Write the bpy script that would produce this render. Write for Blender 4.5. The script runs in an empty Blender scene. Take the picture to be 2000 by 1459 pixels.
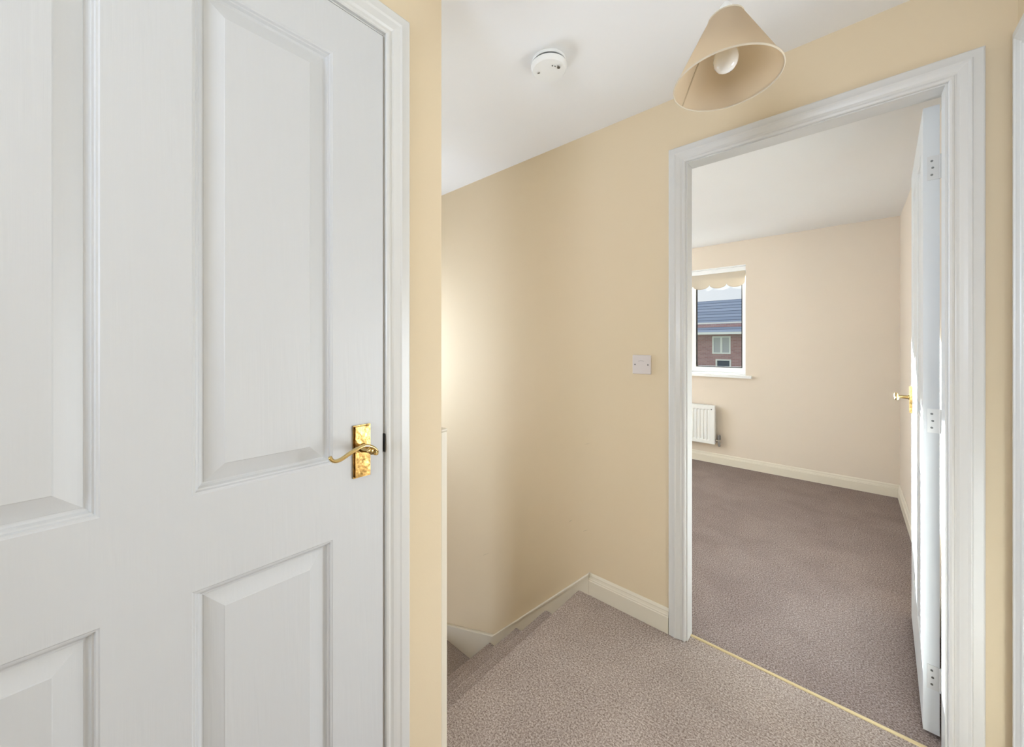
import bpy, bmesh, math
from mathutils import Vector
S = bpy.context.scene
COL = S.collection
R = math.radians
CAMZ = 1.25
CEIL = 2.305

# ------------------------------------------------------------------ materials
def lin(c):
    return tuple((x/255/12.92 if x/255 <= .04045 else ((x/255+.055)/1.055)**2.4) for x in c) + (1,)

def mat(name, col, rough=.5, metal=0, spec=.5, coat=0, sheen=0):
    m = bpy.data.materials.new(name); m.use_nodes = True
    b = m.node_tree.nodes['Principled BSDF']
    b.inputs['Base Color'].default_value = lin(col)
    b.inputs['Roughness'].default_value = rough
    b.inputs['Metallic'].default_value = metal
    b.inputs['Specular IOR Level'].default_value = spec
    b.inputs['Coat Weight'].default_value = coat
    b.inputs['Sheen Weight'].default_value = sheen
    return m

def nd(m, t, **k):
    n = m.node_tree.nodes.new(t)
    for a, v in k.items(): setattr(n, a, v)
    return n
def lk(m, a, b): m.node_tree.links.new(a, b)
def coords(m, scale, kind='Object'):
    tc = nd(m, 'ShaderNodeTexCoord'); mp = nd(m, 'ShaderNodeMapping')
    mp.inputs['Scale'].default_value = scale
    lk(m, tc.outputs[kind], mp.inputs['Vector'])
    return mp.outputs['Vector']
def noise(m, vec, scale, detail=3, rough=.5, dist=0):
    n = nd(m, 'ShaderNodeTexNoise'); n.inputs['Scale'].default_value = scale
    n.inputs['Detail'].default_value = detail; n.inputs['Roughness'].default_value = rough
    n.inputs['Distortion'].default_value = dist
    lk(m, vec, n.inputs['Vector']); return n.outputs['Fac']
def ramp(m, fac, stops):
    r = nd(m, 'ShaderNodeValToRGB'); e = r.color_ramp.elements
    while len(e) < len(stops): e.new(.5)
    for i, (p, c) in enumerate(stops): e[i].position = p; e[i].color = lin(c) if max(c) > 1.5 else tuple(c)+(1,)
    lk(m, fac, r.inputs['Fac']); return r.outputs['Color']
def bump(m, height, strength, dist):
    b = nd(m, 'ShaderNodeBump'); b.inputs['Strength'].default_value = strength; b.inputs['Distance'].default_value = dist
    lk(m, height, b.inputs['Height']); lk(m, b.outputs['Normal'], m.node_tree.nodes['Principled BSDF'].inputs['Normal'])
def basecol(m, out): lk(m, out, m.node_tree.nodes['Principled BSDF'].inputs['Base Color'])

def wall_mat(name, c1, c2):
    m = mat(name, c1, .75, spec=.25)
    v = coords(m, (1, 1, 1))
    basecol(m, ramp(m, noise(m, v, 1.3, 2), [(.3, c1), (.7, c2)]))
    bump(m, noise(m, v, 160, 3), .06, .002)
    return m
M_WALL = wall_mat('cream wall paint', (223, 205, 173), (226, 207, 176))
M_BWALL = wall_mat('pale peach wall paint', (222, 209, 191), (225, 211, 193))
M_CEIL = wall_mat('white ceiling paint', (238, 236, 233), (240, 239, 236))
M_WHITE = mat('white satin paint', (220, 221, 219), .38, spec=.4)
M_TRIM = mat('white gloss trim paint', (215, 213, 208), .3, spec=.45)
M_CREAM = mat('cream aged gloss paint', (226, 217, 198), .35, spec=.4)
# embossed woodgrain paint
M_GRAIN = mat('white woodgrain door paint', (206, 206, 205), .42, spec=.4)
v = coords(M_GRAIN, (160, 160, 3.2))
g1 = noise(M_GRAIN, v, 1.0, 4, .6, .9)
v2 = coords(M_GRAIN, (14, 14, 1.6))
w = nd(M_GRAIN, 'ShaderNodeTexWave', wave_type='BANDS', bands_direction='DIAGONAL')
w.inputs['Scale'].default_value = 2.2; w.inputs['Distortion'].default_value = 9; w.inputs['Detail'].default_value = 2
w.inputs['Detail Scale'].default_value = 1.2
lk(M_GRAIN, v2, w.inputs['Vector'])
mx = nd(M_GRAIN, 'ShaderNodeMath', operation='MULTIPLY_ADD'); mx.inputs[1].default_value = .45
lk(M_GRAIN, w.outputs['Fac'], mx.inputs[0]); lk(M_GRAIN, g1, mx.inputs[2])
bump(M_GRAIN, mx.outputs[0], .18, .001)

def carpet_mat(name, dark, mid, light):
    m = mat(name, mid, .95, spec=.05)
    v = coords(m, (1, 1, 1))
    fine = noise(m, v, 420, 3, .7)
    mid_n = noise(m, v, 170, 2, .6)
    a = nd(m, 'ShaderNodeMath', operation='MULTIPLY_ADD'); a.inputs[1].default_value = .55
    lk(m, mid_n, a.inputs[0])
    b = nd(m, 'ShaderNodeMath', operation='MULTIPLY'); b.inputs[1].default_value = .45
    lk(m, fine, b.inputs[0]); lk(m, b.outputs[0], a.inputs[2])
    c = ramp(m, a.outputs[0], [(.38, dark), (.5, mid), (.62, light)])
    big = noise(m, v, 3.2, 4, .6, .4)
    patch = ramp(m, big, [(.35, (.86, .85, .85)), (.62, (1.0, 1.0, 1.0))])
    mixn = nd(m, 'ShaderNodeMix', data_type='RGBA', blend_type='MULTIPLY')
    mixn.inputs[0].default_value = 1
    lk(m, c, mixn.inputs[6]); lk(m, patch, mixn.inputs[7]); basecol(m, mixn.outputs[2])
    bump(m, a.outputs[0], .7, .004)
    return m
M_CARPET = carpet_mat('taupe landing carpet', (122, 106, 96), (172, 156, 145), (212, 198, 186))
M_BCARPET = carpet_mat('mauve taupe bedroom carpet', (104, 88, 80), (146, 130, 122), (182, 168, 160))
M_BRASS = mat('polished brass', (214, 168, 92), .2, 1)
M_BRASS.node_tree.nodes['Principled BSDF'].inputs['Roughness'].default_value = .22
vb = coords(M_BRASS, (1, 1, 1))
basecol(M_BRASS, ramp(M_BRASS, noise(M_BRASS, vb, 60, 4, .7), [(.35, (108, 84, 44)), (.6, (192, 156, 96))]))
bump(M_BRASS, noise(M_BRASS, vb, 55, 2), .25, .003)
M_LBRASS = mat('pale lever brass', (226, 200, 140), .18, 1)
M_STRIP = mat('dull gold strip', (214, 194, 148), .45, .3)
M_STEEL = mat('grey steel', (120, 120, 116), .35, 1)
M_CHROME = mat('chrome', (190, 190, 186), .2, 1)
M_DARK = mat('dark gap', (46, 42, 36), .7)
M_PLASTIC = mat('white plastic', (238, 237, 232), .35)
M_PLATE = mat('greyish white plastic', (216, 207, 202), .4)
M_GREY = mat('grey marking', (120, 116, 112), .6)
M_UPVC = mat('white upvc', (243, 243, 240), .25)
M_RAD = mat('white radiator enamel', (238, 238, 232), .3)
M_BULB = mat('pearl bulb glass', (250, 248, 243), .12, spec=.6)
M_BULB.node_tree.nodes['Principled BSDF'].inputs['Subsurface Weight'].default_value = 0
M_BULB.node_tree.nodes['Principled BSDF'].inputs['Subsurface Radius'].default_value = (.03, .03, .03)

def fabric(name, c, trans, weave=900):
    m = bpy.data.materials.new(name); m.use_nodes = True
    nt = m.node_tree; b = nt.nodes['Principled BSDF']; out = nt.nodes['Material Output']
    b.inputs['Base Color'].default_value = lin(c); b.inputs['Roughness'].default_value = .9
    b.inputs['Specular IOR Level'].default_value = .1
    vv = coords(m, (1, 1, 1)); bump(m, noise(m, vv, weave, 2), .15, .001)
    t = nd(m, 'ShaderNodeBsdfTranslucent'); t.inputs['Color'].default_value = lin(c)
    x = nd(m, 'ShaderNodeMixShader'); x.inputs[0].default_value = trans
    lk(m, b.outputs[0], x.inputs[1]); lk(m, t.outputs[0], x.inputs[2]); lk(m, x.outputs[0], out.inputs['Surface'])
    return m
M_SHADE = fabric('beige lampshade fabric', (230, 216, 193), .6)
M_SRIM = fabric('pale shade binding', (226, 214, 192), .15)
M_BLIND = fabric('cream blind fabric', (212, 200, 180), .12)

M_GLASS = bpy.data.materials.new('window glass'); M_GLASS.use_nodes = True
nt = M_GLASS.node_tree; nt.nodes.remove(nt.nodes['Principled BSDF'])
tr = nd(M_GLASS, 'ShaderNodeBsdfTransparent'); tr.inputs['Color'].default_value = (.96, .98, .97, 1)
gl = nd(M_GLASS, 'ShaderNodeBsdfGlossy'); gl.inputs['Roughness'].default_value = .02
fr = nd(M_GLASS, 'ShaderNodeFresnel'); fr.inputs['IOR'].default_value = 1.3
ms = nd(M_GLASS, 'ShaderNodeMixShader')
lk(M_GLASS, fr.outputs[0], ms.inputs[0]); lk(M_GLASS, tr.outputs[0], ms.inputs[1]); lk(M_GLASS, gl.outputs[0], ms.inputs[2])
lk(M_GLASS, ms.outputs[0], nt.nodes['Material Output'].inputs['Surface'])

# brick and tile
M_BRICK = mat('red brick', (150, 105, 100), .9, spec=.1)
vv = coords(M_BRICK, (1, 1, 1))
sx = nd(M_BRICK, 'ShaderNodeSeparateXYZ'); cx_ = nd(M_BRICK, 'ShaderNodeCombineXYZ')
lk(M_BRICK, vv, sx.inputs[0]); lk(M_BRICK, sx.outputs['X'], cx_.inputs['X']); lk(M_BRICK, sx.outputs['Z'], cx_.inputs['Y'])
bt = nd(M_BRICK, 'ShaderNodeTexBrick'); bt.inputs['Scale'].default_value = 1
bt.inputs['Brick Width'].default_value = .225; bt.inputs['Row Height'].default_value = .075; bt.inputs['Mortar Size'].default_value = .008
bt.inputs['Color1'].default_value = lin((172, 132, 136)); bt.inputs['Color2'].default_value = lin((190, 152, 154)); bt.inputs['Mortar'].default_value = lin((182, 168, 168))
lk(M_BRICK, cx_.outputs[0], bt.inputs['Vector']); basecol(M_BRICK, bt.outputs['Color'])
M_TILE = mat('blue grey roof tile', (116, 128, 146), .6, spec=.3)
vt = coords(M_TILE, (1, 1, 1))
sx = nd(M_TILE, 'ShaderNodeSeparateXYZ'); cx_ = nd(M_TILE, 'ShaderNodeCombineXYZ')
lk(M_TILE, vt, sx.inputs[0]); cx_.inputs['X'].default_value = 20.0; lk(M_TILE, sx.outputs['Y'], cx_.inputs['Y'])
bt = nd(M_TILE, 'ShaderNodeTexBrick'); bt.inputs['Scale'].default_value = 1
bt.inputs['Brick Width'].default_value = 90; bt.inputs['Row Height'].default_value = .30; bt.inputs['Mortar Size'].default_value = .028
bt.inputs['Color1'].default_value = lin((150, 162, 184)); bt.inputs['Color2'].default_value = lin((172, 184, 204)); bt.inputs['Mortar'].default_value = lin((92, 104, 126))
lk(M_TILE, cx_.outputs[0], bt.inputs['Vector']); basecol(M_TILE, bt.outputs['Color'])
M_DPANE = mat('dark window pane', (58, 70, 84), .1, spec=.8)
M_NET = mat('net curtained pane', (190, 192, 196), .5)
M_LAWN = mat('grass', (96, 112, 70), .95, spec=.1)
M_TAR = mat('tarmac', (110, 110, 112), .9, spec=.1)

# ------------------------------------------------------------------ helpers
def tag(o, label=None, cat=None, group=None, kind=None):
    if label: o['label'] = label
    if cat: o['category'] = cat
    if group: o['group'] = group
    if kind: o['kind'] = kind
    return o
def wloc(o):
    p = Vector((0, 0, 0))
    while o: p += o.location; o = o.parent
    return p
def obj(name, bm, m, parent=None, smooth=False, origin=None):
    """bmesh holds world coordinates"""
    if parent is not None:
        base = wloc(parent); loc = Vector((0, 0, 0))
    else:
        base = Vector(origin) if origin else Vector((0, 0, 0)); loc = base.copy()
    bmesh.ops.translate(bm, verts=bm.verts, vec=-base)
    bmesh.ops.recalc_face_normals(bm, faces=bm.faces)
    me = bpy.data.meshes.new(name); bm.to_mesh(me); bm.free()
    if smooth:
        for p in me.polygons: p.use_smooth = True
    me.materials.append(m)
    o = bpy.data.objects.new(name, me); COL.objects.link(o)
    o.location = loc
    if parent is not None: o.parent = parent
    return o
def empty(name, loc):
    o = bpy.data.objects.new(name, None); COL.objects.link(o); o.location = loc; return o
def autosmooth(o, ang=35):
    me = o.data
    for p in me.polygons: p.use_smooth = True
    bm = bmesh.new(); bm.from_mesh(me)
    for e in bm.edges:
        if len(e.link_faces) == 2 and e.calc_face_angle(0) > R(ang): e.smooth = False
    bm.to_mesh(me); bm.free()
    return o
def box(bm, a, b, f=None):
    vs = []
    for x in (a[0], b[0]):
        for y in (a[1], b[1]):
            for z in (a[2], b[2]):
                p = (x, y, z); vs.append(bm.verts.new(f(*p) if f else p))
    for q in ((0, 1, 3, 2), (4, 6, 7, 5), (0, 4, 5, 1), (2, 3, 7, 6), (0, 2, 6, 4), (1, 5, 7, 3)):
        bm.faces.new([vs[i] for i in q])
    return bm
def bevel(bm, w, seg=2):
    bmesh.ops.bevel(bm, geom=list(bm.edges), offset=w, segments=seg, affect='EDGES', profile=.5)
    return bm
def newbox(a, b, f=None, bv=0, seg=2):
    bm = bmesh.new(); box(bm, a, b, f)
    if bv: bevel(bm, bv, seg)
    return bm
def gridwall(plane, n0, n1, ur, zr, holes=()):
    """slab with rectangular holes. plane 'x' => thickness along x (n0..n1), u = y ; plane 'y' => thickness along y, u = x"""
    us = sorted({ur[0], ur[1]} | {h[0] for h in holes} | {h[1] for h in holes})
    zs = sorted({zr[0], zr[1]} | {h[2] for h in holes} | {h[3] for h in holes})
    def full(i, j):
        if i < 0 or j < 0 or i >= len(us)-1 or j >= len(zs)-1: return False
        u = (us[i]+us[i+1])/2; z = (zs[j]+zs[j+1])/2
        return not any(h[0] < u < h[1] and h[2] < z < h[3] for h in holes)
    bm = bmesh.new(); cache = {}
    def V(n, u, z):
        k = (n, round(u, 5), round(z, 5))
        if k not in cache:
            cache[k] = bm.verts.new((n, u, z) if plane == 'x' else ((u, n, z) if plane == 'y' else (u, z, n)))
        return cache[k]
    for i in range(len(us)-1):
        for j in range(len(zs)-1):
            if not full(i, j): continue
            a, b, c, d = us[i], us[i+1], zs[j], zs[j+1]
            for n in (n0, n1): bm.faces.new([V(n, a, c), V(n, b, c), V(n, b, d), V(n, a, d)])
            if not full(i-1, j): bm.faces.new([V(n0, a, c), V(n1, a, c), V(n1, a, d), V(n0, a, d)])
            if not full(i+1, j): bm.faces.new([V(n0, b, c), V(n1, b, c), V(n1, b, d), V(n0, b, d)])
            if not full(i, j-1): bm.faces.new([V(n0, a, c), V(n1, a, c), V(n1, b, c), V(n0, b, c)])
            if not full(i, j+1): bm.faces.new([V(n0, a, d), V(n1, a, d), V(n1, b, d), V(n0, b, d)])
    return bm
def extrude_poly(pts, f0, f1):
    """pts 2D; f0,f1 map a 2D point to 3D at both ends"""
    bm = bmesh.new()
    a = [bm.verts.new(f0(*p)) for p in pts]; b = [bm.verts.new(f1(*p)) for p in pts]
    n = len(pts)
    bm.faces.new(a); bm.faces.new(list(reversed(b)))
    for i in range(n): bm.faces.new([a[i], a[(i+1) % n], b[(i+1) % n], b[i]])
    return bm
def lathe(profile, c, n=48, axis='z', close=True):
    bm = bmesh.new(); rings = []
    for r, h in profile:
        ring = []
        for i in range(n):
            t = 2*math.pi*i/n; x, y = r*math.cos(t), r*math.sin(t)
            if axis == 'z': p = (c[0]+x, c[1]+y, c[2]+h)
            elif axis == 'x': p = (c[0]+h, c[1]+x, c[2]+y)
            else: p = (c[0]+x, c[1]+h, c[2]+y)
            ring.append(bm.verts.new(p))
        rings.append(ring)
    for a, b in zip(rings, rings[1:]):
        for i in range(n): bm.faces.new([a[i], a[(i+1) % n], b[(i+1) % n], b[i]])
    if close:
        bm.faces.new(rings[0]); bm.faces.new(list(reversed(rings[-1])))
    bmesh.ops.remove_doubles(bm, verts=bm.verts, dist=1e-6)
    return bm
def tube(pts, rads, n=12, bm=None, up=Vector((0, 0, 1)), flat=1.0):
    bm = bm or bmesh.new(); pts = [Vector(p) for p in pts]; rings = []
    for i, p in enumerate(pts):
        t = (pts[min(i+1, len(pts)-1)] - pts[max(i-1, 0)]).normalized()
        u = up if abs(t.dot(up)) < .95 else Vector((1, 0, 0))
        s = t.cross(u).normalized(); q = s.cross(t).normalized()
        r = rads[i] if isinstance(rads, (list, tuple)) else rads
        rings.append([bm.verts.new(p + s*r*math.cos(2*math.pi*k/n) + q*r*flat*math.sin(2*math.pi*k/n)) for k in range(n)])
    for a, b in zip(rings, rings[1:]):
        for i in range(n): bm.faces.new([a[i], a[(i+1) % n], b[(i+1) % n], b[i]])
    bm.faces.new(rings[0]); bm.faces.new(list(reversed(rings[-1])))
    return bm
def spline(pts, sub=5):
    P = [Vector(p) for p in pts]; out = []
    for i in range(len(P)-1):
        p0 = P[max(i-1, 0)]; p1 = P[i]; p2 = P[i+1]; p3 = P[min(i+2, len(P)-1)]
        for k in range(sub):
            t = k/sub
            out.append(.5*((2*p1)+(-p0+p2)*t+(2*p0-5*p1+4*p2-p3)*t*t+(-p0+3*p1-3*p2+p3)*t**3))
    out.append(P[-1]); return out

# casing (architrave): swept profile with mitred corners
CAS = [(0, 0), (0, .008), (.002, .0105), (.006, .012), (.010, .0115), (.012, .009), (.015, .0095), (.020, .0125), (.028, .0145),
       (.036, .0160), (.041, .0185), (.0435, .0185), (.045, .0155), (.049, .0155), (.064, .0155), (.067, .014), (.068, .011), (.068, 0)]
def casing(u0, u1, z1, P, zb=0.0, legs=(1, 1), s=1.0):
    """u0<u1 inner edges, z1 inner top, P(u,z,t)->world"""
    bm = bmesh.new(); rows = []
    for w, t in CAS:
        w *= s
        path = []
        if legs[0]: path.append((u0-w, zb))
        path += [(u0-w, z1+w), (u1+w, z1+w)]
        if legs[1]: path.append((u1+w, zb))
        rows.append([bm.verts.new(P(u, z, t)) for u, z in path])
    for a, b in zip(rows, rows[1:]):
        for i in range(len(a)-1): bm.faces.new([a[i], a[i+1], b[i+1], b[i]])
    return bm

# panelled leaf
PROF = [(0, 0), (.002, .0016), (.0045, .0020), (.0065, .0058), (.0090, .0066), (.0120, .0115), (.0150, .0138), (.0170, .0140), (.0180, .0130), (.046, .0030), (.0475, .0018)]
def leaf(W, H, TH, us, zs, M):
    """M(u,z,d) maps; d = depth inward from front face. us: [l0,r0,l1,r1], zs:[b0,t0,b1,t1]"""
    U = [0]+us+[W]; Z = [0]+zs+[H]; bm = bmesh.new(); cache = {}
    def V(u, z, d):
        k = (round(u, 5), round(z, 5), round(d, 5))
        if k not in cache: cache[k] = bm.verts.new(M(u, z, d))
        return cache[k]
    for side in (0, 1):
        D = (lambda d: d) if side == 0 else (lambda d: TH-d)
        for i in range(5):
            for j in range(5):
                a, b, c, e = U[i], U[i+1], Z[j], Z[j+1]
                if i in (1, 3) and j in (1, 3):
                    prev = None
                    for ins, dep in PROF:
                        ring = [V(a+ins, c+ins, D(dep)), V(b-ins, c+ins, D(dep)), V(b-ins, e-ins, D(dep)), V(a+ins, e-ins, D(dep))]
                        if prev:
                            for k in range(4): bm.faces.new([prev[k], prev[(k+1) % 4], ring[(k+1) % 4], ring[k]])
                        prev = ring
                    bm.faces.new(prev)
                else:
                    bm.faces.new([V(a, c, D(0)), V(b, c, D(0)), V(b, e, D(0)), V(a, e, D(0))])
    for i in range(5):
        for z in (0, H): bm.faces.new([V(U[i], z, 0), V(U[i+1], z, 0), V(U[i+1], z, TH), V(U[i], z, TH)])
        for u in (0, W): bm.faces.new([V(u, Z[i], 0), V(u, Z[i+1], 0), V(u, Z[i+1], TH), V(u, Z[i], TH)])
    return bm

def handle(P, uc, zc, parent, label):
    """P(u,z,n): n outward from door face, u grows away from lock edge"""
    w, h, t = .021, .061, .009
    bm = bmesh.new()
    for uw, zh, n0, n1 in ((w, h, 0, .004), (w-.003, h-.003, .004, t)):
        box(bm, (uc-uw, zc-.008-zh, n0), (uc+uw, zc-.008+zh, n1), lambda u, z, n: P(u, z, n))
    plate = obj('door_handle', bm, M_BRASS, parent)
    plate['label'] = label
    bm = bmesh.new()
    tube([P(uc, zc, t), P(uc, zc, t+.004), P(uc, zc, .038), P(uc, zc, .052)], [.011, .0085, .007, .008], 16, bm)
    path = spline([P(uc-.010, zc-.012, .047), P(uc-.011, zc-.002, .048), P(uc+.001, zc+.010, .050), P(uc+.020, zc+.016, .051), P(uc+.046, zc+.008, .051),
                   P(uc+.072, zc-.004, .050), P(uc+.086, zc-.003, .049), P(uc+.092, zc+.007, .046)], 5)
    n = len(path)
    tube(path, [.0045 if i in (0, n-1) else .0065 for i in range(n)], 12, bm, flat=.6)
    lv = obj('lever', bm, M_LBRASS, plate, smooth=True)
    return plate

# ------------------------------------------------------------------ room shell
XL, XR, YB = -.863, .34, 1.683       # landing left wall, right wall, wall with the bedroom doorway
YB2 = 1.783
BZ = -2.7
STR = lambda o, l, c: tag(o, l, c, kind='structure')
# left wall with cupboard door
dL0, dL1, dLt = -.3455+.0, .4895, 2.012
STR(obj('wall_left', gridwall('x', -.963, XL, (-1.9, .669), (BZ, CEIL), [(dL0-.028, dL1+.028, 0, dLt+.028)]), M_WALL),
    'cream painted landing wall around the white door at the left', 'wall')
# stair side wall and inner stair wall
bm = newbox((-1.75, .569, BZ), (-.9632, .669, CEIL)); STR(obj('wall_stair', bm, M_WALL), 'cream wall on the near side of the stairs', 'wall')
bm = newbox((-1.75, -1.9, BZ), (-1.65, .5688, CEIL)); STR(obj('wall_stair_inner', bm, M_WALL), 'cream inner wall of the lower stair flight', 'wall')
STR(obj('wall_stair_end', gridwall('x', -2.75, -2.65, (-1.9, YB2), (BZ, CEIL), [(.75, 1.45, .75, 1.6)]), M_WALL), 'cream wall at the outer end of the stairwell', 'wall')
# wall with doorway
o0, o1, oT = -.511, .208, 2.012
STR(obj('wall_back', gridwall('y', YB, YB2, (-2.65, .44), (BZ, CEIL), [(o0-.028, o1+.028, -.12, oT+.028)]), M_WALL),
    'cream wall with the open bedroom doorway, running down the stairs', 'wall')
# right wall with doorway
rY0, rY1 = .862, 1.588
STR(obj('wall_right', gridwall('x', XR, .44, (-1.9, YB-.0005), (-.2, CEIL), [(rY0-.028, rY1+.028, 0, oT+.028)]), M_WALL),
    'narrow strip of cream wall at the right edge of the picture', 'wall')
STR(obj('wall_rear', gridwall('y', -2.0, -1.9, (-2.75, .44), (BZ, CEIL), [(-.72, .2, .95, 2.0), (-2.55, -1.85, -2.2, -.6)]), M_WALL),
    'cream wall with added window openings behind the camera', 'wall')
STR(obj('wall_side_room', gridwall('x', 1.35, 1.45, (-.8, 3.1), (-.2, CEIL), [(1.55, 2.95, .2, 2.1)]), M_WALL), 'far wall of the side room', 'wall')  # side room kept narrow, its large window added for fill light
STR(obj('wall_side_room_near', newbox((.4402, -.9, -.2), (1.45, -.8, CEIL)), M_WALL), 'near end wall of the side room', 'wall')
STR(obj('wall_side_room_end', newbox((.4402, 3.0, -.2), (1.3498, 3.1, CEIL)), M_WALL), 'far end wall of the side room', 'wall')
STR(obj('wall_side_room_inner', newbox((.4025, YB2+.0005, -.2), (.44, 3.1, CEIL)), M_WALL), 'wall of the side room backing on the bedroom', 'wall')
STR(obj('floor_side_room', newbox((.3405, -.8, -.2), (1.35, 3.1, -.001)), M_CARPET), 'carpet of the side room', 'carpet')
STR(obj('ceiling', newbox((-2.75, -2.0, CEIL), (1.45, YB2, CEIL+.1)), M_CEIL), 'white ceiling over the landing and stairs', 'ceiling')
# floors
NOSE = -1.04
def nose_profile(x, z, run, th=.03):
    """tread cross-section in (x,z), nose at x pointing -x"""
    r = th/2; pts = [(x+run, z)]
    for k in range(9):
        a = math.pi/2 + math.pi*k/8
        pts.append((x+r+r*math.cos(a), z-r+r*math.sin(a)))
    return pts
pts = nose_profile(NOSE, 0, .177, .034) + [(NOSE+.030, -.034), (NOSE+.030, -.2), (NOSE+.177, -.2)]
bm = extrude_poly(pts, lambda x, z: (x, .6695, z), lambda x, z: (x, 1.6825, z))
box(bm, (XL+.0003, -1.8995, -.2), (XR-.0003, 1.6825, 0))
box(bm, (o0, 1.6825, -.1), (o1, 1.7225, 0))
fl = STR(obj('floor', bm, M_CARPET), 'speckled taupe carpet of the landing with rounded stair nosing', 'carpet')

# stairs
st = empty('staircase', (-1.4, 1.1, -.8)); STR(st, 'carpeted stairs descending to the left beyond the landing nosing', 'stairs')
RISE = .2
noses = [-1.25, -1.462, -1.68]
prev = NOSE+.030
for i, nx in enumerate(noses):
    z = -RISE*(i+1)
    pts = nose_profile(nx, z, prev-nx, .034) + [(nx+.030, z-.034), (nx+.030, z-RISE), (prev, z-RISE)]
    bm = extrude_poly(pts, lambda x, zz: (x, .6695, zz), lambda x, zz: (x, 1.6665, zz))
    autosmooth(obj('stair_step', bm, M_CARPET, st))
    prev = nx+.030
# three winders round a corner
px_, py_ = prev, .67
corner = (-2.6495, 1.6665)
def ray(a):   # point where angle a (0 = +Y, 90 = -X) leaves the square
    dx, dy = -math.sin(a), math.cos(a)
    t = 1e9
    if dx < -1e-6: t = min(t, (corner[0]-px_)/dx)
    if dy > 1e-6: t = min(t, (corner[1]-py_)/dy)
    return (px_+dx*t, py_+dy*t)
for k in range(3):
    z = -RISE*(4+k); a0, a1 = R(30*k), R(30*(k+1))
    poly = [(px_, py_), ray(a0)]
    if k == 1: poly.append(corner)
    poly.append(ray(a1))
    bm = extrude_poly(poly, lambda x, y: (x, y, z-RISE), lambda x, y: (x, y, z))
    obj('stair_step', bm, M_CARPET, st)
for k in range(6):
    z = -RISE*(7+k); y1 = .6695-.22*k
    bm = newbox((-2.6495, y1-.22, z-RISE), (-1.7505, y1, z)); obj('stair_step', bm, M_CARPET, st)
STR(obj('floor_hall', newbox((-2.6495, -1.9, -2.69), (-1.7505, -.66, -2.6)), M_CARPET), 'hall floor at the foot of the stairs', 'carpet')
# scuffs on the wall beside the stairs
M_SCUFF = mat('wall scuff', (150, 136, 112), .8)
def wpt(px, py, y=YB):
    r = (px-1000)/742; u = (672-py)/742; a = R(41.69)
    dx = -math.sin(a)+r*math.cos(a); dy = math.cos(a)+r*math.sin(a); t = y/dy
    return (dx*t, y-.0004, CAMZ+u*t)
wall_b = bpy.data.objects['wall_back']
for (xa, ya, xb, yb, w_) in ((1111, 1020, 1118, 1015, .0022), (1139, 1038, 1148, 1035, .0018), (943, 1085, 955, 1080, .0022), (1143, 868, 1152, 866, .0016)):
    A, B_ = Vector(wpt(xa, ya)), Vector(wpt(xb, yb))
    obj('scuff_mark', tube([A, (A+B_)/2+Vector((0, 0, .001)), B_], [.0003, w_/2, .0003], 8, flat=.5), M_SCUFF, wall_b)
# wall string on the back wall
def zs_(x):
    if x > -1.647: return .104 - (-.974-x)*.972
    return -.55 - (-1.647-x)*.337
top = [(-.9745, .104), (-1.647, -.5497), (-2.649, -.5497-1.002*.337)]
poly = top + [(-2.649, -1.3), (-1.647, -.85), (-1.06, -.205), (-1.03, -.05), (-.9745, .0)]
bm = extrude_poly(poly, lambda x, z: (x, 1.6668, z), lambda x, z: (x, 1.6829, z))
tr1 = STR(obj('trim_1', bm, M_CREAM), 'cream painted stair string sloping down the back wall', 'stair string')
# bead along the top of the string
bm = bmesh.new()
for (xa, za), (xb, zb_) in zip(top, top[1:]):
    ps = [(1.6645, -.010), (1.6645, -.002), (1.668, .002), (1.676, .0035), (1.6829, .0035), (1.6829, -.010)]
    a = [bm.verts.new((xa, y, za+dz)) for y, dz in ps]; b = [bm.verts.new((xb, y, zb_+dz)) for y, dz in ps]
    n = len(ps)
    for i in range(n): bm.faces.new([a[i], a[(i+1) % n], b[(i+1) % n], b[i]])
obj('string_bead', bm, M_CREAM, tr1)

# skirtings
SK = [(0, 0), (.015, 0), (.015, .070), (.0125, .073), (.0125, .078), (.010, .082), (.008, .090), (.0085, .094), (.005, .101), (.002, .104), (0, .104)]
def skirt(name, f0, f1, label, m=M_CREAM, s=1.0):
    return STR(obj(name, extrude_poly([(t, z*s) for t, z in SK], f0, f1), m), label, 'skirting board')
skirt('baseboard_back', lambda t, z: (-.974, YB-.0003-t, z+.0005), lambda t, z: (-.5861, YB-.0003-t, z+.0005), 'cream skirting between the stairs and the bedroom doorway')
skirt('baseboard_back_corner', lambda t, z: (.2835, YB-.0003-t, z+.0005), lambda t, z: (.3395, YB-.0003-t, z+.0005), 'short skirting in the right corner of the landing', M_TRIM)
skirt('baseboard_left', lambda t, z: (XL+.0003+t, .5595, z+.0005), lambda t, z: (XL+.0003+t, .6685, z+.0005), 'short skirting between the left door casing and the newel', M_TRIM)

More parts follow.
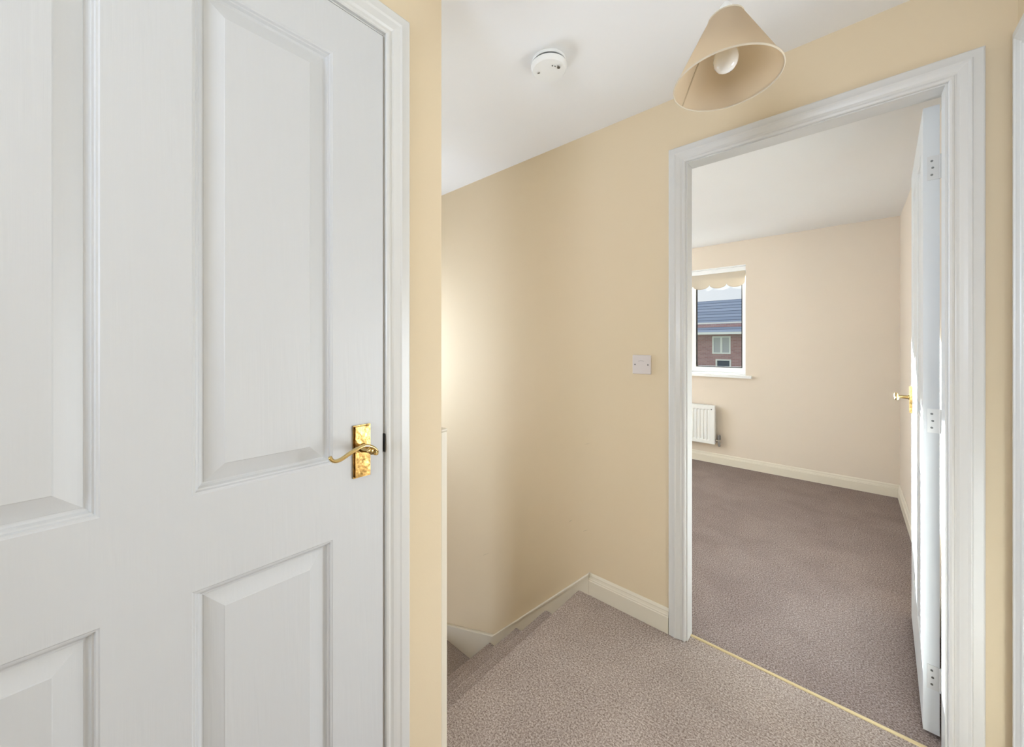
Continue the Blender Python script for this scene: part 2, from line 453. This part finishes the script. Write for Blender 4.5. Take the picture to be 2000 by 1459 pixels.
# linings and casings
def lining_y(name, x0, x1, zt, label):
    """lining of a doorway through a wall of constant y; stop on landing side, rebate on the room side"""
    bm = bmesh.new(); a, b = YB-.0005, YB2+.0005; r = 1.742; g = .027
    for (xa, xb) in ((x0-g, x0), (x1, x1+g)):
        box(bm, (xa, a, .0005), (xb, r, zt))
    box(bm, (x0-g, r, .0005), (x0-.012, b, zt+.012)); box(bm, (x1+.012, r, .0005), (x1+g, b, zt+.012))
    box(bm, (x0-g, a, zt), (x1+g, r, zt+g)); box(bm, (x0-g, r, zt+.012), (x1+g, b, zt+g))
    return STR(obj(name, bm, M_TRIM), label, 'door lining')
lining_y('trim_2', o0, o1, oT, 'white door lining inside the bedroom doorway')
cR = casing(o0-.006, o1+.006, oT+.004, lambda u, z, t: (u, YB-t, z), 0.0005)
STR(obj('trim_3', cR, M_TRIM), 'white moulded casing around the open bedroom doorway', 'door casing')
# left door lining
bm = bmesh.new(); g = .027
for ya, yb in ((dL0-g, dL0), (dL1, dL1+g)): box(bm, (-.9635, ya, .0005), (XL+.0005, yb, dLt+g))
box(bm, (-.9635, dL0, dLt), (XL+.0005, dL1, dLt+g))
for ya, yb in ((dL0, dL0+.012), (dL1-.012, dL1)): box(bm, (-.960, ya, .0005), (-.901, yb, dLt))
box(bm, (-.960, dL0+.012, dLt-.012), (-.901, dL1-.012, dLt))
STR(obj('trim_4', bm, M_TRIM), 'white lining around the closed left door', 'door lining')
cL = casing(dL0-.003, dL1+.003, dLt+.003, lambda u, z, t: (XL+t, u, z), 0.0005, s=.95)
STR(obj('trim_5', cL, M_TRIM), 'white moulded casing around the closed panelled door at left', 'door casing')
# right doorway
bm = bmesh.new()
for ya, yb in ((rY0-g, rY0), (rY1, rY1+g)): box(bm, (XR-.0005, ya, .0005), (.4405, yb, oT+g))
box(bm, (XR-.0005, rY0, oT), (.4405, rY1, oT+g))
STR(obj('trim_6', bm, M_TRIM), 'white lining of the doorway at the right edge', 'door lining')
STR(obj('trim_7', casing(rY0-.004, rY1+.001, oT+.004, lambda u, z, t: (XR-t, u, z), 0.0005), M_TRIM), 'white moulded casing cut off by the right edge', 'door casing')
# threshold strip
ts = bmesh.new()
pr = [(1.7215, 0), (1.7225, .003), (1.7285, .0045), (1.7345, .003), (1.7355, -.004), (1.7215, -.004)]
ts = extrude_poly(pr, lambda y, z: (o0+.0003, y, z), lambda y, z: (o1-.0003, y, z))
STR(obj('trim_8', ts, M_STRIP), 'gold threshold strip joining the two carpets in the doorway', 'threshold strip')

# newel beside the wall end
bm = newbox((-.950, .6693, .0005), (-.864, .6905, 1.0), bv=.002)
nw = STR(obj('trim_9', bm, M_CREAM), 'cream half newel post fixed to the end of the left wall', 'newel post')
obj('newel_cap', newbox((-.952, .6693, 1.0), (-.863, .6915, 1.008), bv=.003), M_CREAM, nw)

# ------------------------------------------------------------------ left door
W1, H1 = dL1-.003-(dL0+.003), 1.995
yE = dL1-.003
M1 = lambda u, z, d: (-.8585-d, yE-u, z+.012)
lv = leaf(W1, H1, .040, [.1210, .3630, .4716, .7077], [.205, .8035, .9715, 1.886], M1)
d1 = STR(obj('door_1', lv, M_GRAIN, origin=(-.8785, .07, .012)), 'large white four panel woodgrain door closed at the left', 'door')
P1 = lambda u, z, n: (-.8585+n, yE-u, z)
handle(P1, .0555, 1.008, d1, 'brass lever handle on a rectangular backplate')
# latch in the gap
bm = newbox((-.864, yE-.0003, .985), (-.8575, yE+.0006, 1.03)); obj('latch_plate', bm, M_DARK, d1)
bm = newbox((-.8605, dL1-.0006, .985), (-.8535, dL1+.0004, 1.03)); sp = obj('strike_plate', bm, M_DARK, d1)
for zc in (.25, 1.0, 1.78):
    bm = lathe([(.0001, -.04), (.006, -.04), (.006, .04), (.0001, .04)], (-.853, dL0+.001, zc), 12)
    obj('hinge', bm, M_CHROME, d1)

# ------------------------------------------------------------------ bedroom door, open
th = R(2.7); dv = Vector((math.sin(th), math.cos(th), 0)); ev = Vector((math.cos(th), -math.sin(th), 0))
O2 = Vector((.1745, 1.793, 0)); W2 = .712
F2 = O2 + dv*W2
def M2(u, z, d): return tuple(F2 - dv*u + ev*d + Vector((0, 0, z+.012)))
def P2(u, z, n): return tuple(F2 - dv*u - ev*n + Vector((0, 0, z)))
d2 = STR(obj('door_2', leaf(W2, 1.995, .036, [.105, .305, .407, .607], [.205, .797, .979, 1.886], M2), M_WHITE, origin=(.2, 1.81, .012)),
         'white panelled bedroom door standing open beyond the doorway', 'door')
handle(P2, .0555, 1.012, d2, 'brass lever handle near the free edge')
def E2(a, z, n):  # on hinge edge: a across thickness, n out of the edge towards the landing
    return tuple(O2 + ev*a - dv*n + Vector((0, 0, z)))
for zc in (1.81, 1.006, .19):
    bm = newbox((.009, zc-.038, 0), (.0345, zc+.038, .0018), lambda a, z, n: E2(a, z, n))
    tube([E2(.0375, zc-.038, .003), E2(.0375, zc+.038, .003)], .0036, 12, bm)
    h = obj('hinge', bm, M_TRIM if zc != 1.006 else M_PLASTIC, d2)
    for k, dz in enumerate((-.022, 0, .022)):
        c = E2(.019 if k != 1 else .021, zc+dz, .0018)
        bm = bmesh.new()
        tube([c, tuple(Vector(c)-dv*.0012)], .0032, 12, bm); obj('screw', bm, M_STEEL, h)

# ------------------------------------------------------------------ bedroom
BX0, BX1, BYF, BC = -3.1, .302, 4.4, 2.292
wx0, wx1, wz0, wz1 = -2.0, -.784, .93, 2.05
STR(obj('floor_bedroom', gridwall('z', -.1, 0, (BX0, BX1), (YB2+.0005, BYF)), M_BCARPET), 'mauve taupe bedroom carpet beyond the threshold', 'carpet')
STR(obj('floor_doorway', box(newbox((o0, 1.7362, -.09), (o1, 1.742, 0)), (o0-.0115, 1.742, -.09), (o1+.0115, YB2+.0004, 0)), M_BCARPET), 'bedroom carpet running into the doorway', 'carpet')
STR(obj('ceiling_side_room', newbox((.4026, YB2+.0003, CEIL), (1.45, 3.1, CEIL+.1)), M_CEIL), 'ceiling of the side room', 'ceiling')
STR(obj('ceiling_bedroom', newbox((BX0, YB2+.0003, BC), (BX1, BYF, BC+.08)), M_CEIL), 'white bedroom ceiling seen through the doorway', 'ceiling')
STR(obj('wall_bedroom_window', gridwall('y', BYF, BYF+.26, (BX0-.1, BX1+.1), (-.1, BC+.1), [(wx0, wx1, wz0, wz1)]), M_BWALL), 'pale peach bedroom wall with the window', 'wall')
STR(obj('wall_bedroom_right', newbox((BX1, YB2+.0002, -.1), (BX1+.1, BYF-.0002, BC+.1)), M_BWALL), 'peach bedroom wall behind the open door', 'wall')
STR(obj('wall_bedroom_left', gridwall('x', BX0-.1, BX0, (YB2, BYF-.0002), (-.1, BC+.1), [(2.0, 3.4, .9, 2.1)]), M_BWALL), 'bedroom wall with an added window opening, out of view', 'wall')
skirt('baseboard_bedroom_window', lambda t, z: (BX0+.001, BYF-.0003-t, z+.0005), lambda t, z: (BX1-.0005, BYF-.0003-t, z+.0005), 'cream skirting under the bedroom window wall', M_CREAM)
skirt('baseboard_bedroom_right', lambda t, z: (BX1-.0003-t, 1.80, z+.0005), lambda t, z: (BX1-.0003-t, BYF-.016, z+.0005), 'cream skirting running behind the open bedroom door', M_CREAM)

# window
fy0, fy1 = 4.52, 4.58
wn = STR(empty('window_1', ((wx0+wx1)/2, 4.5, wz0)), 'white bedroom window looking onto a brick house', 'window')
bm = bmesh.new(); mc = -1.285
fw = .05
for a, b in (((wx0, fy0, wz0+.02), (wx0+fw, fy1, wz1-.0005)), ((wx1-fw, fy0, wz0+.02), (wx1-.0005, fy1, wz1-.0005)),
             ((mc-.045, fy0, wz0+.02), (mc+.0, fy1, wz1-.0005)), ((wx0+fw, fy0, wz0+.02), (mc-.045, fy1, wz0+.02+fw)), ((mc, fy0, wz0+.02), (wx1-fw, fy1, wz0+.02+fw)),
             ((wx0+fw, fy0, wz1-fw), (mc-.045, fy1, wz1-.0005)), ((mc, fy0, wz1-fw), (wx1-fw, fy1, wz1-.0005))):
    box(bm, a, b)
obj('window_frame', bm, M_UPVC, wn)
# glazing beads / sash
def ring(x0, x1, z0, z1, y0, y1, w):
    bm = bmesh.new()
    box(bm, (x0, y0, z0), (x0+w, y1, z1)); box(bm, (x1-w, y0, z0), (x1, y1, z1))
    box(bm, (x0+w, y0, z0), (x1-w, y1, z0+w)); box(bm, (x0+w, y0, z1-w), (x1-w, y1, z1)); return bm
s1 = obj('window_sash', ring(wx0+fw, mc-.045, wz0+.07, wz1-fw, fy0-.012, fy1-.01, .045), M_UPVC, wn)
obj('pane', newbox((wx0+fw+.04, fy0+.02, wz0+.11), (mc-.085, fy0+.026, wz1-fw-.04)), M_GLASS, s1)
obj('gasket', ring(mc+.0005, wx1-fw-.0005, wz0+.0705, wz1-fw-.0005, fy0+.012, fy0+.03, .010), M_DARK, wn)
obj('pane', newbox((mc+.006, fy0+.018, wz0+.076), (wx1-fw-.006, fy0+.024, wz1-fw-.006)), M_GLASS, wn)
bm = newbox((wx0-.05, BYF-.045, wz0-.022), (wx1+.055, BYF-.0005, wz0+.004)); box(bm, (wx0+.0005, BYF-.0005, wz0+.0002), (wx1-.0005, fy1, wz0+.018))
box(bm, (wx0+.0005, BYF-.04, wz0+.004), (wx1-.0005, BYF+.001, wz0+.0045))
obj('window_sill', bm, M_UPVC, wn)
# white painted head of the reveal
obj('window_head', newbox((wx0+.0005, BYF+.0, wz1-.010), (wx1-.0005, fy0, wz1-.0005)), M_UPVC, wn)

# roller blind with scalloped hem
rb = tag(empty('roller_blind', (-1.39, 4.46, 1.84)), 'cream roller blind with scalloped hem rolled up at the bedroom window', 'blind')
obj('head_rail', newbox((wx0+.002, 4.44, 1.998), (wx1-.002, 4.515, 2.0395)), M_UPVC, rb)
bm = tube([(wx0+.02, 4.478, 1.968), (wx1-.02, 4.478, 1.968)], .026, 20); obj('blind_roll', bm, M_BLIND, rb, smooth=True)
bm = bmesh.new(); n = 240; sw = .166; x0b, x1b = wx0+.03, wx1-.014; zt, zb = 2.0, 1.886
a = []
for k in range(n+1):
    x = x0b+(x1b-x0b)*k/n; ph = ((x-x1b)/sw) % 1
    z = zb - .046*math.sqrt(max(0, 1-(2*ph-1)**2))
    a.append([bm.verts.new((x, y, zz)) for y, zz in ((4.4495, z), (4.4495, zt), (4.4515, zt), (4.4515, z))])
for p, q in zip(a, a[1:]):
    for i in range(4): bm.faces.new([p[i], p[(i+1) % 4], q[(i+1) % 4], q[i]])
obj('blind_fabric', bm, M_BLIND, rb)
bm = bmesh.new()
for k in range(n):
    x = x0b+(x1b-x0b)*k/n; x2 = x0b+(x1b-x0b)*(k+1)/n
    z = [zb - .046*math.sqrt(max(0, 1-(2*(((xx-x1b)/sw) % 1)-1)**2)) for xx in (x, x2)]
    v4 = [bm.verts.new(p) for p in ((x, 4.4485, z[0]), (x2, 4.4485, z[1]), (x2, 4.4485, z[1]+.006), (x, 4.4485, z[0]+.006))]
    bm.faces.new(v4)
obj('hem_braid', bm, fabric('hem braid', (196, 180, 156), .1), rb)

# radiator
rx1, rx0, rz0, rz1, ry = -1.045, -1.95, .215, .612, BYF-.09
rad = tag(empty('radiator', (-1.5, 4.34, .2)), 'white panel radiator under the bedroom window', 'radiator')
prof = []
x = rx0; nflute = int((rx1-rx0-.06)/.0333)
pts = [(rx0, 0), (rx0+.02, 0)]
for k in range(nflute):
    s = rx0+.03+k*.0333
    pts += [(s, 0), (s+.006, .008), (s+.0216, .008), (s+.0276, 0)]
pts += [(rx1-.0, 0)]
bm = bmesh.new()
rows = []
for z, k in ((rz0, 0), (rz0+.03, 0), (rz0+.042, 1), (rz1-.052, 1), (rz1-.04, 0), (rz1-.008, 0)):
    rows.append([bm.verts.new((x, ry+d*k, z)) for x, d in pts])
for r1, r2 in zip(rows, rows[1:]):
    for i in range(len(pts)-1): bm.faces.new([r1[i], r1[i+1], r2[i+1], r2[i]])
box(bm, (rx0, ry+.009, rz0), (rx1, ry+.014, rz1-.008))
obj('radiator_panel', bm, M_RAD, rad)
bm = newbox((rx0-.002, ry-.002, rz1-.008), (rx1+.002, ry+.055, rz1), bv=.002)
obj('top_grille', bm, M_RAD, rad)
obj('side_panel', newbox((rx1-.002, ry+.001, rz0+.005), (rx1+.001, ry+.053, rz1-.008)), M_RAD, rad)
obj('side_panel', newbox((rx0-.001, ry+.001, rz0+.005), (rx0+.002, ry+.053, rz1-.008)), M_RAD, rad)
for xx in (-1.85, -1.2): obj('wall_bracket', newbox((xx-.015, ry+.014, rz0+.06), (xx+.015, BYF-.0003, rz1-.06)), M_RAD, rad)
obj('air_vent', lathe([(.0001, 0), (.006, 0), (.006, .008), (.0001, .008)], (rx1-.03, ry-.004, rz1-.04), 12, 'y'), M_GREY, rad)
bm = tube([(rx1, ry+.03, rz0+.035), (rx1+.035, ry+.03, rz0+.035)], .009, 12)
tube([(rx1+.035, ry+.03, rz0-.02), (rx1+.035, ry+.03, rz0+.05)], [.014, .011], 12, bm)
vl = obj('valve', bm, M_CHROME, rad)
obj('valve_cap', lathe([(.0001, 0), (.014, 0), (.016, .006), (.014, .045), (.010, .05), (.0001, .05)], (rx1+.035, ry+.03, rz0+.05), 16), M_GREY, vl)
bm = tube([(rx1+.035, ry+.03, rz0-.005), (rx1+.035, BYF-.0003, rz0-.005)], .0065, 10); obj('feed_pipe', bm, M_TRIM, rad)

# ------------------------------------------------------------------ landing fittings
# pendant lamp
pc = (-.232, 1.062)
pen = tag(empty('pendant_lamp', (pc[0], pc[1], CEIL)), 'beige cone shaded pendant lamp hanging from the landing ceiling', 'lamp')
obj('ceiling_rose', lathe([(.0001, 0), (.045, 0), (.045, -.008), (.036, -.016), (.014, -.022), (.010, -.034), (.0001, -.034)], (pc[0], pc[1], CEIL-.0005), 32), M_PLASTIC, pen, smooth=True)
obj('flex', tube([(pc[0], pc[1], CEIL-.03), (pc[0], pc[1], 2.115)], .0032, 10), M_PLASTIC, pen, smooth=True)
zr, zt = 1.905, 2.060; Rr, Rt = .120, .039
obj('lamp_holder', lathe([(.0001, .055), (.006, .055), (.014, .045), (.017, .03), (.018, 0), (.015, -.02), (.0001, -.02)], (pc[0], pc[1], 2.046), 24), M_PLASTIC, pen, smooth=True)
bm = lathe([(Rr, 0), (Rt, zt-zr), (Rt-.0012, zt-zr), (Rr-.0012, 0), (Rr, 0)], (pc[0], pc[1], zr), 96, close=False)
sh = obj('lamp_shade', bm, M_SHADE, pen, smooth=True); autosmooth(sh, 40)
def torus(c, Rm, r, n=96, k=8):
    bm = bmesh.new(); rs = []
    for i in range(n):
        t = 2*math.pi*i/n
        rs.append([bm.verts.new((c[0]+(Rm+r*math.cos(2*math.pi*j/k))*math.cos(t), c[1]+(Rm+r*math.cos(2*math.pi*j/k))*math.sin(t), c[2]+1.6*r*math.sin(2*math.pi*j/k))) for j in range(k)])
    for i in range(n):
        for j in range(k): bm.faces.new([rs[i][j], rs[(i+1) % n][j], rs[(i+1) % n][(j+1) % k], rs[i][(j+1) % k]])
    return bm
obj('shade_rim', torus((pc[0], pc[1], zr), Rr, .0017), M_SRIM, sh, smooth=True)
obj('shade_rim', torus((pc[0], pc[1], zt), Rt, .0015), M_SRIM, sh, smooth=True)
# seam strip inside, towards the left of the picture
sa = R(164)
bm = bmesh.new(); vs = []
for rr, zz in ((Rr-.0022, zr+.001), (Rt-.0022, zt-.001)):
    for da in (-.002, .002):
        aa = sa+da/rr; vs.append(bm.verts.new((pc[0]+rr*math.cos(aa), pc[1]+rr*math.sin(aa), zz)))
        vs.append(bm.verts.new((pc[0]+(rr+.0012)*math.cos(aa), pc[1]+(rr+.0012)*math.sin(aa), zz)))
for q in ((0, 2, 6, 4), (0, 4, 5, 1), (2, 3, 7, 6), (1, 5, 7, 3)): bm.faces.new([vs[i] for i in q])
obj('shade_seam', bm, mat('shade seam', (176, 158, 128), .8), sh)
for k in range(3):
    t = R(20+120*k)
    bm = tube([(pc[0]+.018*math.cos(t), pc[1]+.018*math.sin(t), 2.043), (pc[0]+(Rt-.002)*math.cos(t), pc[1]+(Rt-.002)*math.sin(t), zt-.002)], .0012, 6)
    obj('shade_strut', bm, M_PLASTIC, sh)
bp = [(.0001, -.098), (.010, -.0965), (.019, -.091), (.0255, -.081), (.028, -.070), (.027, -.058), (.022, -.044), (.016, -.031), (.0135, -.02), (.0135, 0), (.0001, 0)]
obj('bulb', lathe(bp, (pc[0], pc[1], 2.027), 40), M_BULB, pen, smooth=True)

# smoke alarm
M_SLOT = mat('dark slot', (92, 92, 88), .7)
sc = (-.838, 1.148)
sm = tag(empty('smoke_alarm', (sc[0], sc[1], CEIL)), 'round white smoke alarm on the ceiling over the stairs', 'smoke alarm')
obj('alarm_base', lathe([(.0001, 0), (.062, 0), (.063, -.004), (.063, -.012), (.0001, -.012)], (sc[0], sc[1], CEIL-.0004), 64), M_PLASTIC, sm)
obj('vent_slot', lathe([(.0001, -.012), (.060, -.012), (.060, -.019), (.0001, -.019)], (sc[0], sc[1], CEIL-.0004), 64), M_SLOT, sm)
cv = obj('alarm_cover', lathe([(.0001, -.019), (.064, -.019), (.067, -.021), (.0665, -.027), (.064, -.034), (.060, -.038), (.0001, -.041)], (sc[0], sc[1], CEIL-.0004), 64), M_PLASTIC, sm)
autosmooth(cv, 30)
def dot(dx, dy, r, nm, m): obj(nm, lathe([(.0001, -.041), (r, -.041), (r, -.0428), (.0001, -.0428)], (sc[0]+dx, sc[1]+dy, CEIL-.0004), 12), m, sm)
dot(.040, .005, .0055, 'test_light', M_STEEL)
for dx, dy in ((.028, -.018), (.034, -.009), (.043, -.003), (-.034, -.022), (-.030, -.020)): dot(dx, dy, .0022, 'sound_hole', M_STEEL)

# blank plate on the wall
xc, zc = -.7065, 1.157
pl = obj('wall_plate', newbox((xc-.043, YB-.009, zc-.043), (xc+.043, YB-.0003, zc+.043), bv=.003), M_PLATE, origin=(xc, YB, zc))
tag(pl, 'greyish white square blank plate on the cream wall left of the doorway', 'wall plate')
for s in (-1, 1):
    obj('screw', lathe([(.0001, -.0098), (.0034, -.0098), (.0034, -.008), (.0001, -.008)], (xc+s*.030, YB, zc-.0005), 16, 'y'), M_GREY, pl)
bm = tube(spline([(xc-.014, YB-.0093, zc+.0145), (xc-.005, YB-.0093, zc+.0172), (xc+.004, YB-.0093, zc+.0172), (xc+.011, YB-.0093, zc+.0150)], 4), .0008, 6)
obj('plate_mark', bm, mat('faint plate mark', (168, 158, 152), .5), pl)

# ------------------------------------------------------------------ outside
STR(obj('ground', newbox((-60, 5.2, -2.75), (60, 80, -2.65)), M_LAWN), 'grass ground outside', 'ground')
hs = tag(empty('house', (-5.5, 22, -2.65)), 'brick house with a blue grey tiled roof seen through the bedroom window', 'house')
HY = 22.0
hx0, hx1 = -14.0, 1.5
obj('house_wall', gridwall('y', HY, HY+7, (hx0, hx1), (-2.65, 2.3), [(-5.44, -4.58, .74, 1.66), (-5.28, -4.56, -1.2, .46)]), M_BRICK, hs)
def slope(y0, z0, y1, z1, x0, x1, th=.12):
    return extrude_poly([(y0, z0), (y1, z1), (y1, z1-th), (y0, z0-th)], lambda y, z: (x0, y, z), lambda y, z: (x1, y, z))
obj('lower_roof', slope(HY-.55, 1.90, HY+.4, 2.30, hx0-.3, hx1+.3), M_TILE, hs)
obj('main_roof', slope(HY+.15, 2.42, HY+2.4, 3.78, hx0-.3, hx1+.3), M_TILE, hs)
obj('main_roof', slope(HY+6.8, 1.6, HY+2.4, 3.78, hx0-.3, hx1+.3), M_TILE, hs)
obj('gutter', newbox((hx0-.3, HY-.64, 1.74), (hx1+.3, HY-.5, 1.86)), M_UPVC, hs)
obj('upper_fascia', newbox((hx0-.3, HY+.12, 2.32), (hx1+.3, HY+.2, 2.40)), M_UPVC, hs)
for (xa, xb, za, zb_, pm) in ((-5.44, -4.58, .74, 1.66, M_NET), (-5.28, -4.56, -1.2, .46, M_DPANE)):
    bm = ring(xa+.001, xb-.001, za+.001, zb_-.001, HY-.03, HY+.08, .07)
    if pm is M_NET: box(bm, ((xa+xb)/2-.05, HY-.03, za+.07), ((xa+xb)/2+.05, HY+.08, zb_-.07))
    wf = obj('window', bm, M_UPVC, hs)
    obj('pane', newbox((xa+.05, HY+.03, za+.05), (xb-.05, HY+.05, zb_-.05)), pm, wf)

# windows out of view; all but the stair one added to carry fill lamps
def simple_window(name, axis, n, u0, u1, z0, z1, label, w=.05):
    bm = bmesh.new()
    def B(ua, ub, za, zb):
        if axis == 'y': box(bm, (ua, n, za), (ub, n+.05, zb))
        else: box(bm, (n, ua, za), (n+.05, ub, zb))
    B(u0, u0+w, z0, z1); B(u1-w, u1, z0, z1); B(u0+w, u1-w, z0, z0+w); B(u0+w, u1-w, z1-w, z1); B((u0+u1)/2-.03, (u0+u1)/2+.03, z0+w, z1-w)
    STR(obj(name, bm, M_UPVC), label, 'window')
simple_window('added_window_2', 'x', BX0-.08, 2.0005, 3.3995, .9005, 2.0995, 'bedroom window added for fill light, out of view')
simple_window('added_window_3', 'y', -1.98, -.7195, .1995, .9505, 1.9995, 'unseen window added for fill light at the rear of the landing')
simple_window('added_window_5', 'x', 1.38, 1.5505, 2.9495, .2005, 2.0995, 'unseen side room window added for fill light')
simple_window('added_window_6', 'y', -1.98, -2.5495, -1.8505, -2.1995, -.6005, 'unseen glazed panel added for fill light from the hall')
simple_window('window_4', 'x', -2.73, .7505, 1.4495, .7505, 1.5995, 'window lighting the stairs')

# ------------------------------------------------------------------ light
LC = (.80, .955, 1.19)
def area(name, loc, direction, sx, sy, power, col=(1, 1, 1)):
    l = bpy.data.lights.new(name, 'AREA'); l.shape = 'RECTANGLE'; l.size = sx; l.size_y = sy; l.energy = power; l.color = col
    o = bpy.data.objects.new(name, l); COL.objects.link(o); o.location = loc
    o.rotation_euler = Vector(direction).to_track_quat('-Z', 'Y').to_euler()
    return o
area('fill_bedroom', (BX0-.12, 2.7, 1.5), (1, 0, .15), 1.2, 1.3, 38, LC)  # added fill lamp behind the invented second bedroom window
area('fill_landing', (-.26, -2.02, 1.475), (.1, .7, 1), .92, 1.05, 42, LC)  # added fill for ceiling and walls, behind an invented rear window
area('daylight_stairs', (-2.77, 1.1, 1.175), (1, 0, .25), .7, .85, 20, LC)
area('fill_hall', (-2.2, -2.03, -1.4), (0, 1, .35), .7, 1.6, 40, LC)  # added fill from below to lift the string and stair noses
area('fill_side_room', (1.5, 2.25, .85), (-1, -.5, .03), 1.2, 1.35, 64, (.87, .95, 1.06))  # added fill raking the left door through the right doorway
sun = bpy.data.lights.new('sun', 'SUN'); sun.energy = 60; sun.angle = R(.6); sun.color = (.86, .95, 1.06)
so = bpy.data.objects.new('sun', sun); COL.objects.link(so)
so.rotation_euler = Vector((.6, -1, -.31)).to_track_quat('-Z', 'Y').to_euler()
so.location = (-5, 10, 6)
wd = bpy.data.worlds.new('world'); S.world = wd; wd.use_nodes = True
nt = wd.node_tree; bg = nt.nodes['Background']
sky = nt.nodes.new('ShaderNodeTexSky')
try:
    sky.sky_type = 'NISHITA'; sky.sun_disc = False; sky.sun_elevation = R(17); sky.sun_rotation = R(-31); sky.air_density = 1.0; sky.dust_density = 2.5
except Exception: pass
mixc = nt.nodes.new('ShaderNodeMix'); mixc.data_type = 'RGBA'; mixc.inputs[0].default_value = .995
nt.links.new(sky.outputs[0], mixc.inputs[6]); mixc.inputs[7].default_value = (.82, .88, 1.0, 1)
nt.links.new(mixc.outputs[2], bg.inputs['Color']); bg.inputs['Strength'].default_value = .76

# ------------------------------------------------------------------ camera
cam = bpy.data.cameras.new('camera'); co = bpy.data.objects.new('camera', cam); COL.objects.link(co)
co.location = (0, 0, CAMZ); co.rotation_euler = (R(90), 0, R(41.69))
cam.sensor_width = 36; cam.sensor_fit = 'HORIZONTAL'; cam.lens = 742/2000*36; cam.shift_y = -57.5/2000; cam.clip_start = .02
S.camera = co
S.view_settings.view_transform = 'Standard'; S.view_settings.look = 'None'; S.view_settings.gamma = 1; S.view_settings.exposure = .22
S.view_settings.use_curve_mapping = False
